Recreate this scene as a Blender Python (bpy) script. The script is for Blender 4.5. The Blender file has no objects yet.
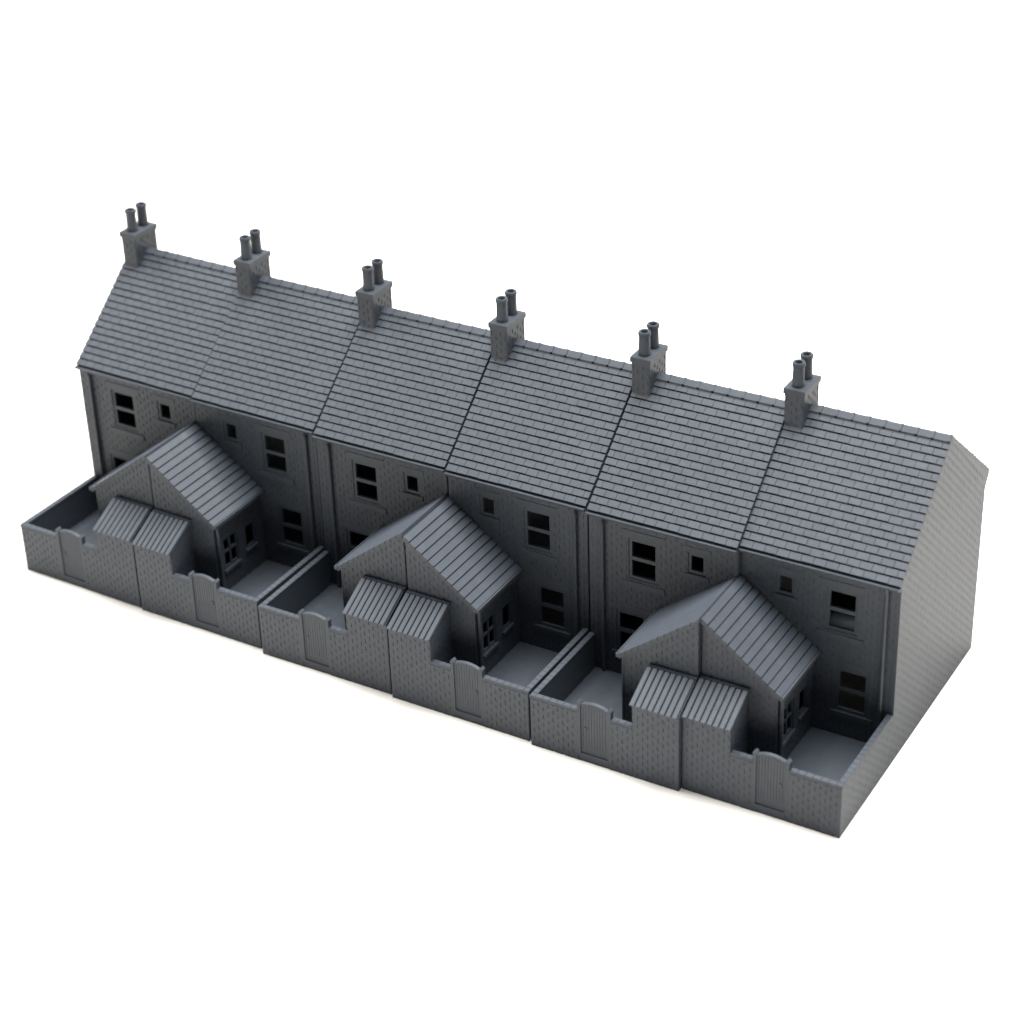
import bpy, math, random
from math import sin, cos, pi, sqrt, hypot

S = 0.01                      # model units (about a metre of the real street) to metres
COL = bpy.context.scene.collection
random.seed(4)

# ------------------------------------------------------------------ measured sizes (model units)
WP = 3.90                     # width of one house
YD, HD = 3.04, 5.51           # yard depth, house depth
ZW = 1.38                     # yard wall height
ZE, ZR = 4.97, 7.33           # eaves and ridge
YR = 5.765                    # ridge line
YB = YD + HD
ZB = -0.065                   # underside
FL = 0.37                     # yard floor level
TW = 0.13                     # wall thickness
EXY, EXU, EXE, EXR = 0.98, 1.90, 2.66, 4.12    # outrigger: front, half width, eaves, ridge
SHU, SHE, SHT, SHY = 1.20, 2.00, 2.46, 0.86    # shed: half width, eaves, top, depth of roof
G0, G1 = 1.83, 2.57           # gate
BL, BH, BG, BD = 0.262, 0.115, 0.042, 0.011    # brick length, course, joint, relief


# ------------------------------------------------------------------ mesh builder
class MB:
    def __init__(self, mirror=False):
        self.v, self.f, self.m = [], [], mirror

    def face(self, pts):
        n = len(self.v)
        for x, y, z in pts:
            self.v.append(((WP - x if self.m else x) * S, y * S, z * S))
        idx = list(range(n, n + len(pts)))
        self.f.append(idx[::-1] if self.m else idx)

    def hexa(self, b, t):
        """b, t: bottom and top quads, both counter-clockwise seen from above"""
        self.face(b[::-1]); self.face(t)
        for i in range(4):
            j = (i + 1) % 4
            self.face([b[i], b[j], t[j], t[i]])

    def box(self, x0, x1, y0, y1, z0, z1):
        q = [(x0, y0), (x1, y0), (x1, y1), (x0, y1)]
        self.hexa([(a, b, z0) for a, b in q], [(a, b, z1) for a, b in q])

    def bbox(self, x0, x1, y0, y1, z0, z1, c=0.015):
        """box with chamfered top edges"""
        q = [(x0, y0), (x1, y0), (x1, y1), (x0, y1)]
        r = [(x0 + c, y0 + c), (x1 - c, y0 + c), (x1 - c, y1 - c), (x0 + c, y1 - c)]
        b = [(a, d, z0) for a, d in q]; m = [(a, d, z1 - c) for a, d in q]; t = [(a, d, z1) for a, d in r]
        self.face(b[::-1]); self.face(t)
        for lo, hi in ((b, m), (m, t)):
            for i in range(4):
                j = (i + 1) % 4
                self.face([lo[i], lo[j], hi[j], hi[i]])

    def prism(self, poly, ext):
        """poly: 3d points, ext: vector; closed prism, poly counter-clockwise seen against ext"""
        o = [(a + ext[0], b + ext[1], c + ext[2]) for a, b, c in poly]
        self.face(poly); self.face(o[::-1])
        n = len(poly)
        for i in range(n):
            j = (i + 1) % n
            self.face([poly[j], poly[i], o[i], o[j]])

    def lathe(self, cx, cy, prof, n=28, cap=True):
        rings = [[(cx + r * cos(2 * pi * k / n), cy + r * sin(2 * pi * k / n), z) for k in range(n)] for r, z in prof]
        for a, b in zip(rings, rings[1:]):
            for k in range(n):
                j = (k + 1) % n
                self.face([a[k], a[j], b[j], b[k]])

    def tube(self, path, r, n=12):
        rings = []
        for i, p in enumerate(path):
            a = path[max(i - 1, 0)]; b = path[min(i + 1, len(path) - 1)]
            d = [b[k] - a[k] for k in range(3)]; l = sqrt(sum(c * c for c in d)); d = [c / l for c in d]
            up = (1, 0, 0)
            s = (d[1] * up[2] - d[2] * up[1], d[2] * up[0] - d[0] * up[2], d[0] * up[1] - d[1] * up[0])
            l = sqrt(sum(c * c for c in s)); s = [c / l for c in s]
            t = (s[1] * d[2] - s[2] * d[1], s[2] * d[0] - s[0] * d[2], s[0] * d[1] - s[1] * d[0])
            rings.append([tuple(p[k] + r * (cos(2 * pi * q / n) * s[k] + sin(2 * pi * q / n) * t[k]) for k in range(3)) for q in range(n)])
        for a, b in zip(rings, rings[1:]):
            for k in range(n):
                j = (k + 1) % n
                self.face([a[k], b[k], b[j], a[j]])
        self.face(rings[0]); self.face(rings[-1][::-1])

    def build(self, name, mat, parent=None, smooth=None):
        me = bpy.data.meshes.new(name)
        me.from_pydata(self.v, [], self.f)
        if smooth:
            import bmesh
            bm = bmesh.new(); bm.from_mesh(me)
            bmesh.ops.remove_doubles(bm, verts=bm.verts, dist=1e-6)
            bm.normal_update()
            for e in bm.edges:
                if len(e.link_faces) == 2 and e.calc_face_angle(0) > smooth:
                    e.smooth = False
            for f in bm.faces:
                f.smooth = True
            bm.to_mesh(me); bm.free()
        me.materials.append(mat); me.update()
        o = bpy.data.objects.new(name, me)
        COL.objects.link(o)
        if parent is not None:
            o.parent = parent
        return o


# ------------------------------------------------------------------ walls with openings and relief bricks
def frame_pt(pl, u, z, d):
    """pl = ('y', y, sign): wall in the xz plane, outward normal sign*y ; ('x', x, sign) likewise. d = outward offset"""
    k, c, s = pl
    return (u, c + s * d, z) if k == 'y' else (c + s * d, u, z)

def wq(mb, pl, pts, d, flip=False):
    """polygon given in (u,z), counter-clockwise seen from outside for the ('y',-1) and ('x',+1) walls"""
    k, c, s = pl
    p = [frame_pt(pl, u, z, d) for u, z in pts]
    ccw = (k == 'y' and s < 0) or (k == 'x' and s > 0)
    if ccw == flip:
        p = p[::-1]
    mb.face(p)

def panel(mb, pl, u0, u1, z0, z1, holes=(), t=TW):
    """rectangular wall with rectangular openings through its thickness t"""
    holes = [(max(h[0], u0), min(h[1], u1), max(h[2], z0), min(h[3], z1)) for h in holes]
    us = sorted({u0, u1, *[h[0] for h in holes], *[h[1] for h in holes]})
    zs = sorted({z0, z1, *[h[2] for h in holes], *[h[3] for h in holes]})
    solid = {}
    for i in range(len(us) - 1):
        for j in range(len(zs) - 1):
            um, zm = (us[i] + us[i + 1]) / 2, (zs[j] + zs[j + 1]) / 2
            solid[i, j] = not any(h[0] < um < h[1] and h[2] < zm < h[3] for h in holes)
    for (i, j), ok in solid.items():
        if not ok:
            continue
        a, b, c, d = us[i], us[i + 1], zs[j], zs[j + 1]
        q = [(a, c), (b, c), (b, d), (a, d)]
        wq(mb, pl, q, 0); wq(mb, pl, q, -t, True)
        for di, dj, e in ((-1, 0, ((a, d), (a, c))), (1, 0, ((b, c), (b, d))), (0, -1, ((a, c), (b, c))), (0, 1, ((b, d), (a, d)))):
            if not solid.get((i + di, j + dj), False):
                (ua, za), (ub, zb) = e
                p = [frame_pt(pl, ua, za, 0), frame_pt(pl, ua, za, -t), frame_pt(pl, ub, zb, -t), frame_pt(pl, ub, zb, 0)]
                k, _, s = pl
                if not ((k == 'y' and s < 0) or (k == 'x' and s > 0)):
                    p = p[::-1]
                mb.face(p)

def clip(poly, planes):
    for a, b, c in planes:                     # keep a*u + b*z <= c
        out = []
        for i in range(len(poly)):
            p, q = poly[i], poly[(i + 1) % len(poly)]
            fp, fq = a * p[0] + b * p[1] - c, a * q[0] + b * q[1] - c
            if fp <= 0:
                out.append(p)
            if fp * fq < 0:
                t = fp / (fp - fq)
                out.append((p[0] + t * (q[0] - p[0]), p[1] + t * (q[1] - p[1])))
        poly = out
        if len(poly) < 3:
            return []
    return poly

def cut(rects, h):
    out = []
    for a, b, c, d in rects:
        if h[1] <= a or h[0] >= b or h[3] <= c or h[2] >= d:
            out.append((a, b, c, d)); continue
        if a < h[0]: out.append((a, h[0], c, d))
        if b > h[1]: out.append((h[1], b, c, d))
        a2, b2 = max(a, h[0]), min(b, h[1])
        if c < h[2]: out.append((a2, b2, c, h[2]))
        if d > h[3]: out.append((a2, b2, h[3], d))
    return out

def bricks(mb, pl, u0, u1, z0, z1, holes=(), planes=(), d=BD, phase=0.0, bl=BL, bh=BH):
    """relief bricks in stretcher bond standing proud of the wall face"""
    rnd = random.Random(int(u0 * 97 + z0 * 31 + u1 * 13))
    jit = {}
    k0, k1 = int(math.floor(z0 / bh)), int(math.ceil(z1 / bh))
    e = 0.001
    for k in range(k0, k1):
        off = phase + (bl / 2 if k % 2 else 0)
        j0, j1 = int(math.floor((u0 - off) / bl)), int(math.ceil((u1 - off) / bl))
        for j in range(j0, j1):
            ja = jit.setdefault((k, j), rnd.uniform(0.30, 1.30)); jb = jit.setdefault((k, j + 1), rnd.uniform(0.30, 1.30))
            a, b = off + j * bl + BG / 2 * ja, off + (j + 1) * bl - BG / 2 * jb
            c, q = k * bh, (k + 1) * bh
            a, b, c, q = max(a, u0), min(b, u1), max(c, z0), min(q, z1)
            if b - a < 0.02 or q - c < 0.02:
                continue
            rs = [(a, b, c, q)]
            for h in holes:
                rs = cut(rs, h)
            for (a2, b2, c2, q2) in rs:
                if b2 - a2 < 0.025 or q2 - c2 < 0.025:
                    continue
                lo = [(a2, c2), (b2, c2), (b2, q2), (a2, q2)]
                if planes:
                    lo = clip(lo, planes)
                    if len(lo) < 3:
                        continue
                cu = sum(p[0] for p in lo) / len(lo); cz = sum(p[1] for p in lo) / len(lo)
                hi = []
                for (pu, pz) in lo:
                    hi.append((pu - e * (1 if pu > cu else -1), pz))
                dd = d
                wq(mb, pl, hi, dd)
                n = len(lo); k_, _, s_ = pl
                ccw = (k_ == 'y' and s_ < 0) or (k_ == 'x' and s_ > 0)
                for i in range(n):
                    jn = (i + 1) % n
                    if abs(lo[i][1] - lo[jn][1]) < 1e-6 and abs(lo[i][1] / bh - round(lo[i][1] / bh)) < 1e-4:
                        continue
                    p = [frame_pt(pl, *lo[i], -0.003), frame_pt(pl, *lo[jn], -0.003), frame_pt(pl, *hi[jn], dd), frame_pt(pl, *hi[i], dd)]
                    mb.face(p if ccw else p[::-1])


# ------------------------------------------------------------------ materials
def plastic(name, base, rough=0.5):
    m = bpy.data.materials.new(name); m.use_nodes = True
    nt = m.node_tree; b = nt.nodes['Principled BSDF']
    tc = nt.nodes.new('ShaderNodeTexCoord')
    oi = nt.nodes.new('ShaderNodeObjectInfo')
    add = nt.nodes.new('ShaderNodeVectorMath'); add.operation = 'ADD'
    nt.links.new(tc.outputs['Object'], add.inputs[0]); nt.links.new(oi.outputs['Location'], add.inputs[1])
    n1 = nt.nodes.new('ShaderNodeTexNoise'); n1.inputs['Scale'].default_value = 420; n1.inputs['Detail'].default_value = 4
    n2 = nt.nodes.new('ShaderNodeTexNoise'); n2.inputs['Scale'].default_value = 45; n2.inputs['Detail'].default_value = 3
    nt.links.new(add.outputs[0], n1.inputs['Vector']); nt.links.new(add.outputs[0], n2.inputs['Vector'])
    mx = nt.nodes.new('ShaderNodeMath'); mx.operation = 'ADD'
    nt.links.new(n1.outputs['Fac'], mx.inputs[0]); nt.links.new(n2.outputs['Fac'], mx.inputs[1])
    mr = nt.nodes.new('ShaderNodeMapRange')
    mr.inputs['From Min'].default_value = 0.6; mr.inputs['From Max'].default_value = 1.4
    mr.inputs['To Min'].default_value = 0.88; mr.inputs['To Max'].default_value = 1.12
    nt.links.new(mx.outputs[0], mr.inputs['Value'])
    hs = nt.nodes.new('ShaderNodeHueSaturation'); hs.inputs['Color'].default_value = (*base, 1)
    nt.links.new(mr.outputs[0], hs.inputs['Value'])
    nt.links.new(hs.outputs[0], b.inputs['Base Color'])
    b.inputs['Roughness'].default_value = rough
    b.inputs['Specular IOR Level'].default_value = 0.26
    # faint print layers and grain of the resin
    wv = nt.nodes.new('ShaderNodeTexWave'); wv.bands_direction = 'Z'; wv.inputs['Scale'].default_value = 900
    wv.inputs['Distortion'].default_value = 0.6
    nt.links.new(add.outputs[0], wv.inputs['Vector'])
    ma = nt.nodes.new('ShaderNodeMath'); ma.operation = 'MULTIPLY_ADD'; ma.inputs[1].default_value = 0.06
    nt.links.new(wv.outputs['Fac'], ma.inputs[0]); nt.links.new(n1.outputs['Fac'], ma.inputs[2])
    bp = nt.nodes.new('ShaderNodeBump'); bp.inputs['Strength'].default_value = 0.25; bp.inputs['Distance'].default_value = 0.0003
    nt.links.new(ma.outputs[0], bp.inputs['Height']); nt.links.new(bp.outputs[0], b.inputs['Normal'])
    return m

PLASTIC = plastic('grey_resin', (0.0385, 0.0455, 0.0560))

def paper():
    m = bpy.data.materials.new('white_paper'); m.use_nodes = True
    nt = m.node_tree; b = nt.nodes['Principled BSDF']
    n = nt.nodes.new('ShaderNodeTexNoise'); n.inputs['Scale'].default_value = 60
    tc = nt.nodes.new('ShaderNodeTexCoord'); nt.links.new(tc.outputs['Object'], n.inputs['Vector'])
    cr = nt.nodes.new('ShaderNodeValToRGB')
    cr.color_ramp.elements[0].color = (0.76, 0.728, 0.68, 1); cr.color_ramp.elements[1].color = (0.78, 0.748, 0.70, 1)
    nt.links.new(n.outputs['Fac'], cr.inputs[0]); nt.links.new(cr.outputs[0], b.inputs['Base Color'])
    b.inputs['Roughness'].default_value = 0.9; b.inputs['Specular IOR Level'].default_value = 0.1
    return m


# ------------------------------------------------------------------ the house
# openings of the yard side, u measured from the joint shared by a pair
UP_WIN = (2.15, 2.93, 3.24, 4.36)
LO_WIN = (2.48, 3.27, 1.06, 2.25)
SM_WIN = (0.90, 1.37, 3.84, 4.40)
SIDE_WIN = (1.30, 1.92, 1.02, 1.92)        # (y0, y1, z0, z1) in the outrigger's side wall
SIDE_SMALL = (2.25, 2.68, 1.14, 1.82)
STREET = [(0.6, 1.35, 3.4, 4.4), (2.2, 3.0, 3.4, 4.4)]  # unseen far side; openings placed to let light into the hollow house
STREET_LOW = [(0.55, 1.35, 1.15, 2.35)]  # added on the unmirrored houses only, to brighten their interiors

def window_frame(m, pl, h, border=0.085, depth=0.05, t=0.05, rails=(), bars=(), rw=0.1, bw=0.05):
    u0, u1, z0, z1 = h
    e = 0.004
    u0 -= 0; a, b, c, d = u0 + border, u1 - border, z0 + border, z1 - border
    def bar(x0, x1, y0, y1, dep):
        k, cc, s = pl
        lo, hi = sorted((cc - s * dep, cc - s * (dep + t)))
        if k == 'y': m.box(x0, x1, lo, hi, y0, y1)
        else: m.box(lo, hi, x0, x1, y0, y1)
    bar(u0 - e, a, z0 - e, z1 + e, depth); bar(b, u1 + e, z0 - e, z1 + e, depth)
    bar(a, b, z0 - e, c, depth); bar(a, b, d, z1 + e, depth)
    for r in rails: bar(a, b, r - rw / 2, r + rw / 2, depth + 0.003)
    for q in bars: bar(q - bw / 2, q + bw / 2, c, d, depth + 0.006)

def slab_bar(m, pl, u0, u1, z0, z1, d, inn=0.02):
    k, c, s = pl
    lo, hi = sorted((c - s * inn, c + s * d))
    if k == 'y': m.bbox(u0, u1, lo, hi, z0, z1, 0.01)
    else: m.bbox(lo, hi, u0, u1, z0, z1, 0.01)

def slope_pt(x, s, h, y0, z0, uy, uz, ax):
    """point on a slope: s along it, h above it (normal); ax 'x': ridge runs in x and slope in y; 'y': the other way"""
    yy, zz = y0 + s * uy - h * uz * (1 if uy > 0 else -1), z0 + s * uz + h * abs(uy)
    return (x, yy, zz) if ax == 'x' else (yy, x, zz)

def slates(m, x0, x1, n_tiles, y0, z0, y1, z1, courses, lip, ax, gap=0.010, joints=True, groove=0.034, seed=0):
    """courses of slates climbing from the eaves (y0,z0) to (y1,z1); each slate a wedge whose lower edge stands lip high"""
    rnd = random.Random(seed)
    L = hypot(y1 - y0, z1 - z0); uy, uz = (y1 - y0) / L, (z1 - z0) / L
    p = L / courses
    P = lambda x, s, h: slope_pt(x, s, h, y0, z0, uy, uz, ax)
    w = (x1 - x0) / n_tiles
    for k in range(int(math.ceil(courses))):
        sa, sb = k * p, min((k + 1) * p - groove, L)
        if sb - sa < 0.05:
            continue
        if joints:
            e = [x0 + (i - (0.5 if k % 2 else 0)) * w for i in range(n_tiles + 2)]
            cells = [(max(a, x0), min(b, x1)) for a, b in zip(e, e[1:]) if min(b, x1) - max(a, x0) > 0.03]
        else:
            cells = [(x0, x1)]
        for (a, b) in cells:
            g = gap / 2 if joints else 0
            a2 = a + (g if a > x0 + 1e-6 else 0); b2 = b - (g if b < x1 - 1e-6 else 0)
            j = rnd.uniform(-0.006, 0.006) if joints else rnd.uniform(-0.003, 0.003)
            l = lip * rnd.uniform(0.9, 1.1)
            q = [P(a2, sa + j, -0.07), P(b2, sa + j, -0.07), P(b2, sb, -0.07), P(a2, sb, -0.07)]
            t = [P(a2, sa + j, l), P(b2, sa + j, l), P(b2, sb, 0.008), P(a2, sb, 0.008)]
            flip = (uy < 0) != (ax == 'y')
            if flip:
                q = [q[1], q[0], q[3], q[2]]; t = [t[1], t[0], t[3], t[2]]
            m.hexa(q, t)

def make_house(mir):
    """mir False: outrigger at the left side (u = x); True: mirrored (u = WP - x). The chimney always stands at the left end."""
    root = bpy.data.objects.new('terraced_house', None); COL.objects.link(root)
    root.empty_display_size = 0.01
    def part(m, name, parent=root, smooth=None): return m.build(name, PLASTIC, parent, smooth)
    N = lambda: MB(mir)
    sh_ = -0.09 if mir else -0.01                  # the two moulds differ a little
    mv = lambda q: (q[0] + sh_, q[1] + sh_, q[2], q[3])
    up_win, lo_win, sm_win = mv(UP_WIN), mv(LO_WIN), mv(SM_WIN)
    FW = ('y', YD, -1)                     # yard-side wall
    GO = ('x', WP, 1)                      # outer gable (far from the shared joint)
    GI = ('x', 0.0, -1)                    # gable on the shared joint
    # --- main walls
    m = N()
    wins = [up_win, lo_win, sm_win]
    panel(m, FW, 0.0, WP, ZB, ZE, wins)
    panel(m, ('y', YB, 1), 0.0, WP, ZB, ZE, STREET + ([] if mir else STREET_LOW))
    for pl in (GO, GI):
        panel(m, pl, YD + TW + 0.002, YB - TW - 0.002, ZB, ZE)
        s = -1 if pl is GO else 1
        x = pl[1]
        tri = [(YD + 0.02, ZE), (YB - 0.02, ZE), (YR, ZR - 0.06)]
        wq(m, pl, tri, -0.001); wq(m, pl, tri, -TW, True)
    m.box(TW, WP - TW, YD + TW, YB - TW, 0.02, 0.12)
    trims = [(1.95, 3.08, 4.37, 4.58), (1.97, 3.09, 3.02, 3.17), (2.32, 3.42, 2.26, 2.45), (2.36, 3.4, 0.93, 1.05),
             (0.78, 1.49, 4.41, 4.57), (0.82, 1.45, 3.70, 3.83)]
    trims = [mv(q) for q in trims]
    bricks(m, FW, 0.005, WP - 0.005, FL, ZE - 0.05, wins + trims)
    m.prism([(0.001, YB - 0.01, 4.5), (0.001, YB + 0.2, 4.84), (0.001, YB + 0.2, 4.92), (0.001, YB - 0.01, 5.06)], (WP - 0.002, 0, 0))
    gp = [(-(ZR - ZE), (YR - YD), (YR - YD) * ZE - (ZR - ZE) * YD - 0.12), ((ZR - ZE), (YB - YR), (YB - YR) * ZE + (ZR - ZE) * YB - 0.12)]
    bricks(m, GO, 0.005, YB - 0.005, ZB, ZR, [(0, YD, ZW - 0.09, ZR)], gp, d=0.0035)
    part(m, 'main_wall')
    # --- windows of the yard side, each with lintel and sill
    for h, lin, sill, rails in ((up_win, trims[0], trims[1], [3.805]), (lo_win, trims[2], trims[3], [1.67]), (sm_win, trims[4], trims[5], [])):
        m = N(); window_frame(m, FW, h, 0.08, 0.014, 0.08, rails); w = part(m, 'window')
        m = N(); slab_bar(m, FW, *lin, 0.014); part(m, 'lintel', w)
        m = N(); slab_bar(m, FW, *sill, 0.035); part(m, 'sill', w)
    # --- roof: deck, slates, ridge capping
    m = N()
    pf = YD - 0.08
    sl = (ZR - ZE) / (YR - YD)
    ze0 = ZE - 0.08 * sl
    m.prism([(0.002, pf + 0.04, ze0 - 0.14), (0.002, pf + 0.02, ze0 - 0.012), (0.002, YR, ZR - 0.02), (0.002, YR, ZR - 0.17)][::-1], (WP - 0.004, 0, 0))
    pb = YB + 0.22; zbk = 4.93
    m.prism([(0.002, YR, ZR - 0.17), (0.002, YR, ZR - 0.02), (0.002, pb, zbk - 0.02), (0.002, pb, zbk - 0.15)][::-1], (WP - 0.004, 0, 0))
    slates(m, 0.0, WP, 13, pf, ze0, YR, ZR, 18.6, 0.026, 'x', seed=3)
    slates(m, 0.0, WP, 13, pb, zbk, YR, ZR, 18.6, 0.06, 'x', seed=5)
    roof = part(m, 'roof')
    m = N()
    n = 10; w = WP / n
    for i in range(n):
        a, b = i * w + 0.003, (i + 1) * w - 0.003
        for (xa, xb, up) in ((a, b, 0.0), (b - 0.05, b, 0.014)):
            for sg in (-1, 1):
                yo = YR + sg * 0.145; zo = ZR - 0.145 * sl + 0.068 + up
                ins, outs = (YR, ZR + 0.05 + up), (yo, zo)
                lo = [(xa, yo, zo - 0.08 - up), (xa, YR, ZR - 0.02)]
                pts = [(xa, outs[0], outs[1] - 0.075 - up), (xa, outs[0], outs[1]), (xa, ins[0], ins[1]), (xa, YR, ZR - 0.02)]
                m.prism(pts[::-1] if sg < 0 else pts, (xb - xa, 0, 0))
    part(m, 'ridge_capping', roof)
    # --- gutter and downpipe
    m = N()
    gy, gz, gr = pf - 0.045, ze0 - 0.062, 0.060
    prof = [(gy + gr * cos(t), gz + gr * sin(t)) for t in [pi + pi * k / 8 for k in range(9)]]
    prof = prof + [(gy + gr, gz + 0.018), (gy + gr * 0.6, gz + 0.018), (gy + gr * 0.5, gz + 0.006), (gy - gr * 0.5, gz + 0.006), (gy - gr * 0.6, gz + 0.022), (gy - gr, gz + 0.022)]
    m.prism([(0.0, a, b) for a, b in prof][::-1], (WP, 0, 0))
    m.box(0.003, WP - 0.003, YD - 0.06, YD - 0.005, gz - 0.09, gz + 0.03)
    part(m, 'gutter')
    m = N()
    px = 3.60 + sh_
    m.tube([(px, gy, gz - 0.03), (px, gy + 0.005, gz - 0.13), (px, YD - 0.075, gz - 0.22), (px, YD - 0.07, gz - 0.4), (px, YD - 0.07, FL + 0.02)], 0.048)
    part(m, 'downpipe', smooth=0.7)
    # --- chimney (left end, never mirrored)
    m = MB(False)
    x0, x1, y0, y1, zt = 0.004, 0.470, 5.30, 6.165, 7.76
    m.box(x0, x1, y0, y1, ZR - 0.62, zt + 0.02)
    zb = ZR - 0.62
    for pl, a, b in ((('y', y0, -1), x0, x1), (('y', y1, 1), x0, x1), (('x', x1, 1), y0, y1), (('x', x0, -1), y0, y1)):
        bricks(m, pl, a + 0.004, b - 0.004, zb, zt - 0.01, phase=0.05, d=0.012)
    ch = part(m, 'chimney_stack')
    m = MB(False)
    m.box(x0 - 0.014, x1 + 0.014, y0 - 0.014, y1 + 0.014, zt - 0.05, zt + 0.012)
    m.bbox(x0 - 0.040, x1 + 0.040, y0 - 0.040, y1 + 0.040, zt + 0.01, zt + 0.15, 0.010)
    part(m, 'chimney_cap', ch)
    for yy in (5.52, 5.975):
        m = MB(False)
        z = zt + 0.15
        m.lathe(0.225, yy, [(0.150, z - 0.01), (0.150, z + 0.03), (0.146, z + 0.05), (0.136, z + 0.48), (0.140, z + 0.50), (0.150, z + 0.52),
                            (0.158, z + 0.565), (0.147, z + 0.605), (0.130, z + 0.62), (0.096, z + 0.61), (0.082, z + 0.585), (0.076, z + 0.3), (0.001, z + 0.3)])
        part(m, 'chimney_pot', ch, 0.6)
    # --- yard: floor, wall, coping, gate
    m = N(); m.box(0.01, WP - 0.02, 0.02, YD - 0.004, 0.03, FL); part(m, 'yard_floor')
    m = N()
    YF = ('y', 0.0, -1)
    panel(m, YF, SHU, WP, ZB, ZW - 0.075, [(G0, G1, 0.17, ZW + 1)])
    m.box(WP - TW, WP, TW + 0.001, YD - 0.002, ZB, ZW - 0.075)
    m.box(G0 - 0.02, G1 + 0.02, -0.014, TW - 0.02, 0.03, 0.165)
    bricks(m, YF, SHU + 0.0, WP - 0.004, ZB, ZW - 0.085, [(G0 - 0.02, G1 + 0.02, ZB, 9)])
    yw = part(m, 'yard_wall')
    m = N()
    c0, c1 = ZW - 0.078, ZW
    def run(a, b, fn):
        k = max(1, int(round((b - a) / 0.19)))
        for i in range(k):
            fn(a + (b - a) * i / k + 0.0015, a + (b - a) * (i + 1) / k - 0.0015)
    run(SHU + 0.004, G0 - 0.075, lambda a, b: m.bbox(a, b, -0.010, TW + 0.004, c0, c1, 0.008))
    run(G1 + 0.075, WP - TW - 0.005, lambda a, b: m.bbox(a, b, -0.010, TW + 0.004, c0, c1, 0.008))
    m.bbox(WP - TW - 0.004, WP + 0.012, -0.012, TW + 0.012, c0, c1, 0.010)
    run(TW + 0.016, YD - 0.03, lambda a, b: m.bbox(WP - TW - 0.006, WP + 0.010, a, b, c0, c1, 0.008))
    part(m, 'coping', yw)
    m = N()
    ga, gb, zlo, zs, zc = G0 + 0.004, G1 - 0.004, 0.172, 1.545, 1.630
    nb = 10; bw = (gb - ga) / nb
    arch = lambda x: zs + (zc - zs) * (1 - ((x - (ga + gb) / 2) / ((gb - ga) / 2)) ** 2)
    for i in range(nb):
        a, b = ga + i * bw + (0.005 if i else 0), ga + (i + 1) * bw - (0.005 if i < nb - 1 else 0)
        za, zb2 = arch(a) - 0.03, arch(b) - 0.03
        m.hexa([(a, 0.018, zlo), (b, 0.018, zlo), (b, 0.075, zlo), (a, 0.075, zlo)], [(a, 0.018, za), (b, 0.018, zb2), (b, 0.075, zb2), (a, 0.075, za)])
    m.box(ga, gb, 0.028, 0.070, zlo + 0.01, zs - 0.06)
    for k in range(12):
        xa, xb = ga + (gb - ga) * k / 12, ga + (gb - ga) * (k + 1) / 12
        za, zb2 = arch(xa), arch(xb)
        m.hexa([(xa, 0.004, za - 0.04), (xb, 0.004, zb2 - 0.04), (xb, 0.10, zb2 - 0.04), (xa, 0.10, za - 0.04)],
               [(xa, 0.004, za), (xb, 0.004, zb2), (xb, 0.10, zb2), (xa, 0.10, za)])
    gate = part(m, 'gate')
    m = N()
    m.box(gb - 0.16, gb - 0.10, 0.0, 0.03, 0.82, 0.92)
    part(m, 'latch', gate)
    for (a, b) in ((G0 - 0.072, G0 + 0.012), (G1 - 0.012, G1 + 0.072)):
        m = N()
        m.box(a, b, -0.012, 0.125, 0.10, 1.545)
        xm = (a + b) / 2
        m.prism([(a - 0.012, -0.020, 1.545), (b + 0.012, -0.020, 1.545), (b + 0.012, -0.020, 1.575), (xm, -0.020, 1.625), (a - 0.012, -0.020, 1.575)], (0, 0.15, 0))
        part(m, 'gate_post', gate)
    # --- shed
    m = N()
    panel(m, YF, 0.0, SHU, ZB, SHE)
    bricks(m, YF, 0.004, SHU - 0.0, ZB, SHE - 0.03)
    shs = (SHT - SHE) / SHY
    for x, sg in ((SHU, 1), (0.0, -1)):
        pl = ('x', x, sg)
        side = [(TW, 0.03), (EXY - 0.004, 0.03), (EXY - 0.004, SHT - 0.02), (SHY, SHT - 0.02), (TW, SHE + TW * shs - 0.02)]
        wq(m, pl, side, -0.002); wq(m, pl, side, -0.1, True)
    bricks(m, ('x', SHU, 1), TW, EXY - 0.01, FL, SHT, [], [(-shs, 1, SHE - 0.06), (0, 1, SHT - 0.05)], d=0.006)
    sh = part(m, 'shed_wall')
    m = N()
    u0, u1 = 0.0, SHU + 0.035
    L = hypot(SHY + 0.05, shs * (SHY + 0.05)); ny, nz = -shs / hypot(1, shs), 1 / hypot(1, shs)
    ya, za, yb, zb2 = -0.05, SHE - 0.05 * shs, SHY, SHT
    def ridgeprof(x0, x1, h0, h1):
        q = [(x0, h0), (x1, h0), (x1, h1), (x0, h1)]
        P = lambda x, y, z, h: (x, y + ny * h, z + nz * h)
        m.hexa([P(x0, ya, za, h0), P(x1, ya, za, h0), P(x1, yb, zb2, h0), P(x0, yb, zb2, h0)], [P(x0, ya, za, h1), P(x1, ya, za, h1), P(x1, yb, zb2, h1), P(x0, yb, zb2, h1)])
    ridgeprof(u0 + 0.002, u1, 0.0, 0.045)
    nr = 8; rw = (u1 - u0) / nr
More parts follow.
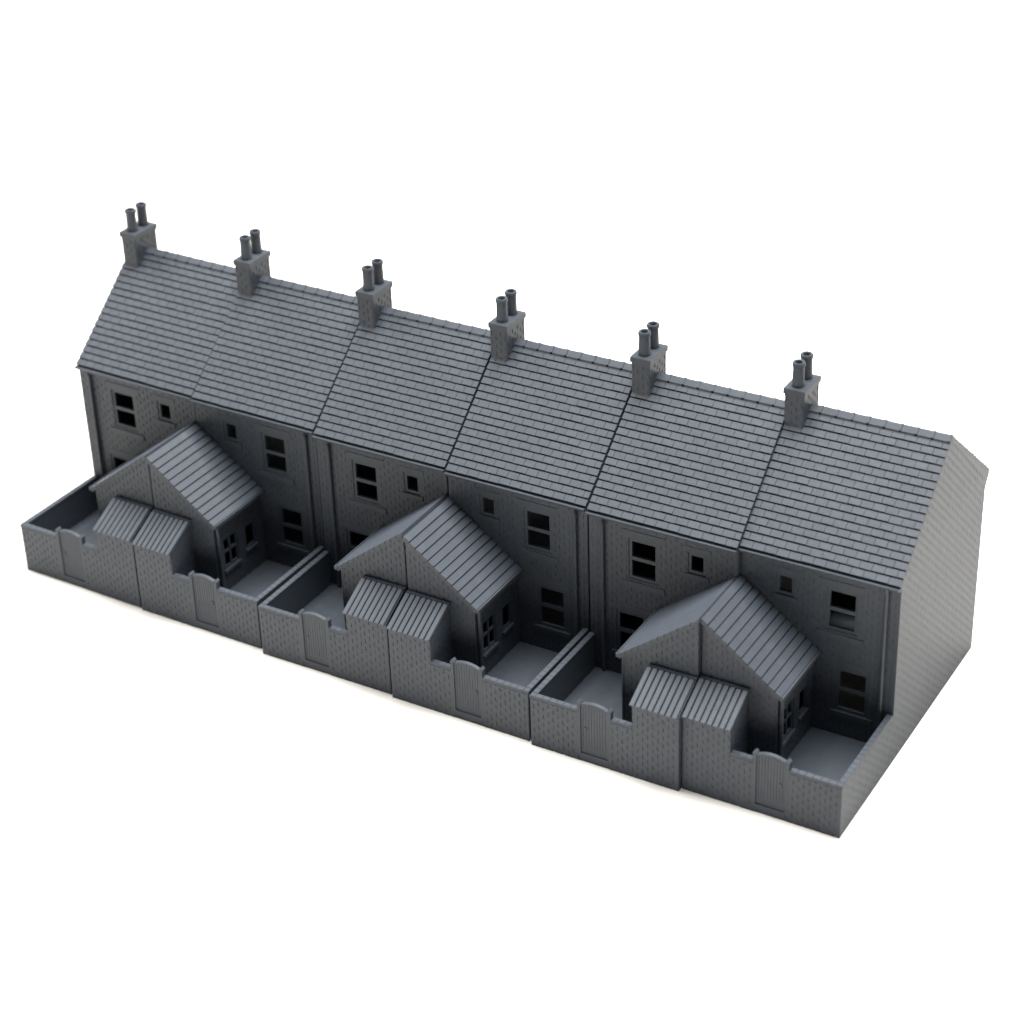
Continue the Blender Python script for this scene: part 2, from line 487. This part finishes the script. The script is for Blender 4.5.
    for i in range(nr):
        a, b = u0 + i * rw, u0 + (i + 1) * rw
        P = lambda x, y, z, h: (x, y + ny * h, z + nz * h)
        pr = [(a + 0.018, 0.04), (a + 0.024, 0.085), (a + 0.040, 0.098), (b - 0.016, 0.098), (b - 0.004, 0.085), (b, 0.04)]
        lo = [P(x, ya - 0.012, za - 0.006, h) for x, h in pr]; hi = [P(x, yb, zb2, h) for x, h in pr]
        m.face(lo); m.face(hi[::-1])
        for k in range(len(pr)):
            j = (k + 1) % len(pr)
            m.face([lo[j], lo[k], hi[k], hi[j]])
    m.box(u0 + 0.003, u1, SHY - 0.005, EXY - 0.024, SHT - 0.06, SHT + 0.075)
    part(m, 'shed_roof', sh)
    # --- outrigger: gable wall, side wall, roof
    m = N()
    EF = ('y', EXY, -1); ES = ('x', EXU, 1)
    k_ = (EXR - EXE) / EXU
    pts = [(0.0, 0.03), (EXU, 0.03), (EXU, EXE - 0.03), (0.0, EXR - 0.03)]
    wq(m, EF, pts, 0); wq(m, EF, pts, -0.1, True)
    bricks(m, EF, 0.004, EXU - 0.004, FL, EXR, [], [(k_, 1, EXR - 0.07)], d=0.011)
    panel(m, ES, EXY + 0.002, YD - 0.004, 0.03, EXE - 0.01, [SIDE_WIN, SIDE_SMALL], 0.1)
    bricks(m, ES, EXY + 0.1, YD - 0.01, FL, EXE - 0.1, [(SIDE_WIN[0] - 0.05, SIDE_WIN[1] + 0.05, SIDE_WIN[2] - 0.12, SIDE_WIN[3] + 0.14), (SIDE_SMALL[0] - 0.04, SIDE_SMALL[1] + 0.04, SIDE_SMALL[2] - 0.1, SIDE_SMALL[3] + 0.14)], d=0.006)
    pw = [(EXY + 0.1, 0.03), (YD - 0.005, 0.03), (YD - 0.005, EXR - 0.05), (EXY + 0.1, EXR - 0.05)]
    wq(m, ('x', 0.004, -1), pw, 0); wq(m, ('x', 0.004, -1), pw, -0.05, True)
    og = part(m, 'outrigger_wall')
    m = N(); window_frame(m, ES, SIDE_WIN, 0.06, 0.025, 0.05, [1.5], [1.61], 0.07, 0.07); w = part(m, 'window')
    m = N(); slab_bar(m, ES, SIDE_WIN[0] - 0.05, SIDE_WIN[1] + 0.05, SIDE_WIN[2] - 0.1, SIDE_WIN[2] - 0.01, 0.05); part(m, 'sill', w)
    m = N(); window_frame(m, ES, SIDE_SMALL, 0.05, 0.025, 0.05); w = part(m, 'window')
    m = N(); slab_bar(m, ES, SIDE_SMALL[0] - 0.04, SIDE_SMALL[1] + 0.04, SIDE_SMALL[2] - 0.09, SIDE_SMALL[2] - 0.01, 0.05); part(m, 'sill', w)
    m = N()
    y0e, y1e = EXY - 0.10, YD - 0.02
    ue = EXU + 0.10; zee = EXE - 0.10 * k_
    m.prism([(0.003, y0e + 0.01, EXR - 0.14), (ue, y0e + 0.01, zee - 0.12), (ue, y0e + 0.01, zee - 0.02), (0.003, y0e + 0.01, EXR - 0.022)], (0, y1e - y0e - 0.012, 0))
    slates(m, y0e, y1e, 1, ue, zee, 0.0, EXR, 12, 0.028, 'y', joints=False, seed=8)
    part(m, 'outrigger_roof', og)
    m = N()
    m.box(ue - 0.02, ue + 0.075, y0e - 0.005, y1e, zee - 0.075, zee + 0.0)
    m.box(ue + 0.055, ue + 0.076, y0e - 0.006, y1e, zee - 0.01, zee + 0.022)
    part(m, 'gutter', og)
    m = N()
    m.tube([(EXU + 0.065, EXY + 0.09, FL), (EXU + 0.065, EXY + 0.09, zee - 0.07)], 0.05)
    part(m, 'downpipe', og, 0.7)
    return root

def dup(root):
    def cp(o, par):
        c = o.copy(); COL.objects.link(c); c.parent = par
        for ch in list(o.children):
            cp(ch, c)
        return c
    return cp(root, None)

# position of each casting on the table (hand-laid row: small gaps and turns)
POSE = [(-0.0900, 0.1183, -0.0094), (0.0000, 0.0530, 0.0032), (0.0600, -0.0596, 0.0149),
        (0.0450, -0.0844, 0.0132), (0.0500, -0.1165, 0.0162), (-0.0400, 0.0892, 0.0172)]
LABELS = [
    'grey plastic model house at the left end of the row',
    'grey model terraced house second from the left, right half of the farthest pair',
    'grey model terraced house third from the left, left half of the middle pair',
    'grey model terraced house fourth from the left, right half of the middle pair',
    'grey model terraced house second from the right, left half of the nearest pair',
    'grey model terraced house at the right end, showing its tall bare brick gable',
]
protoA = make_house(True); protoB = make_house(False)
for i, (dx, dy, rz) in enumerate(POSE):
    base = protoA if i % 2 == 0 else protoB
    o = base if i < 2 else dup(base)
    # local frame turns about the middle of the front edge
    cx, cy = 4.0 * i + 2.0 + dx, dy
    ox, oy = -2.0, 0.0
    o.location = ((cx + cos(rz) * ox - sin(rz) * oy) * S, (cy + sin(rz) * ox + cos(rz) * oy) * S, 0)
    o.rotation_euler = (0, 0, rz)
    o.scale.x = 1.026 if i == 0 else 1.0
    o['label'] = LABELS[i]; o['category'] = 'model house'; o['group'] = 'grey model terraced houses in the row'

for c_ in protoA.children:                      # the end house is a little wider; its stack stands further in
    if c_.name.startswith('chimney_stack'):
        c_.location.x += 0.07 * S

# ------------------------------------------------------------------ the white surface
def surface():
    me = bpy.data.meshes.new('table_surface')
    prof = [(-260, 0)] + [(170 + 40 * sin(t), 40 - 40 * cos(t)) for t in [k * pi / 2 / 10 for k in range(11)]] + [(210, 140)]
    v, f = [], []
    for y, z in prof:
        v += [(-300 * S, y * S, (z + ZB) * S - 0.00002), (320 * S, y * S, (z + ZB) * S - 0.00002)]
    for i in range(len(prof) - 1):
        f.append((2 * i, 2 * i + 1, 2 * i + 3, 2 * i + 2))
    me.from_pydata(v, [], f); me.materials.append(paper())
    for p in me.polygons: p.use_smooth = True
    o = bpy.data.objects.new('table_surface', me); COL.objects.link(o)
    o['kind'] = 'structure'; o['label'] = 'plain white sheet under the row of model houses'
surface()

# ------------------------------------------------------------------ light
def area(name, loc, target, size, power, color=(1, 1, 1)):
    from mathutils import Vector
    l = bpy.data.lights.new(name, 'AREA'); l.shape = 'RECTANGLE'; l.size, l.size_y = size; l.energy = power; l.color = color
    o = bpy.data.objects.new(name, l); COL.objects.link(o)
    o.location = [c * S for c in loc]
    o.rotation_euler = (Vector(target) - Vector(loc)).to_track_quat('-Z', 'Y').to_euler()
area('top_softbox', (14, 32, 150), (14, 10, 0), (1.0, 1.0), 91, (1, 0.995, 0.985))
area('left_softbox', (-110, 20, 110), (8, 8, 0), (1.0, 1.0), 23, (1, 0.995, 0.985))
area('right_softbox', (115, 60, 105), (20, 8, 0), (1.0, 1.0), 7, (1, 0.99, 0.975))

sc = bpy.context.scene
wd = bpy.data.worlds.new('World'); sc.world = wd; wd.use_nodes = True
bg = wd.node_tree.nodes['Background']; bg.inputs[0].default_value = (0.93, 0.97, 1, 1); bg.inputs[1].default_value = 0.19

# ------------------------------------------------------------------ camera
from mathutils import Matrix, Vector
CP = dict(x=38.6155, y=-37.0254, z=32.0446, yaw=0.5695, pit=-0.5193, rol=-0.0427, f=2.1858, sx=-0.028, sy=0.0341)
cy, sy, cp, sp = cos(CP['yaw']), sin(CP['yaw']), cos(CP['pit']), sin(CP['pit'])
fwd = Vector((-sy * cp, cy * cp, sp)); rt = Vector((cy, sy, 0)); up = rt.cross(fwd)
c, s = cos(CP['rol']), sin(CP['rol'])
r2, u2 = c * rt + s * up, -s * rt + c * up
cam = bpy.data.cameras.new('camera'); co = bpy.data.objects.new('camera', cam); COL.objects.link(co)
M = Matrix((r2, u2, -fwd)).transposed().to_4x4()
M.translation = Vector((CP['x'], CP['y'], CP['z'])) * S
co.matrix_world = M
cam.sensor_width = 36; cam.lens = 36 * CP['f']; cam.shift_x = -CP['sx']; cam.shift_y = -CP['sy']
cam.clip_start = 0.01; cam.clip_end = 20
cam.dof.use_dof = True; cam.dof.focus_distance = 53.8 * S; cam.dof.aperture_fstop = 16
sc.camera = co

sc.view_settings.view_transform = 'Standard'; sc.view_settings.look = 'None'
sc.view_settings.exposure = 0; sc.view_settings.gamma = 1; sc.view_settings.use_curve_mapping = False
sc.cycles.filter_width = 1.6
sc.cycles.max_bounces = 10; sc.cycles.diffuse_bounces = 6
sc.cycles.use_denoising = True
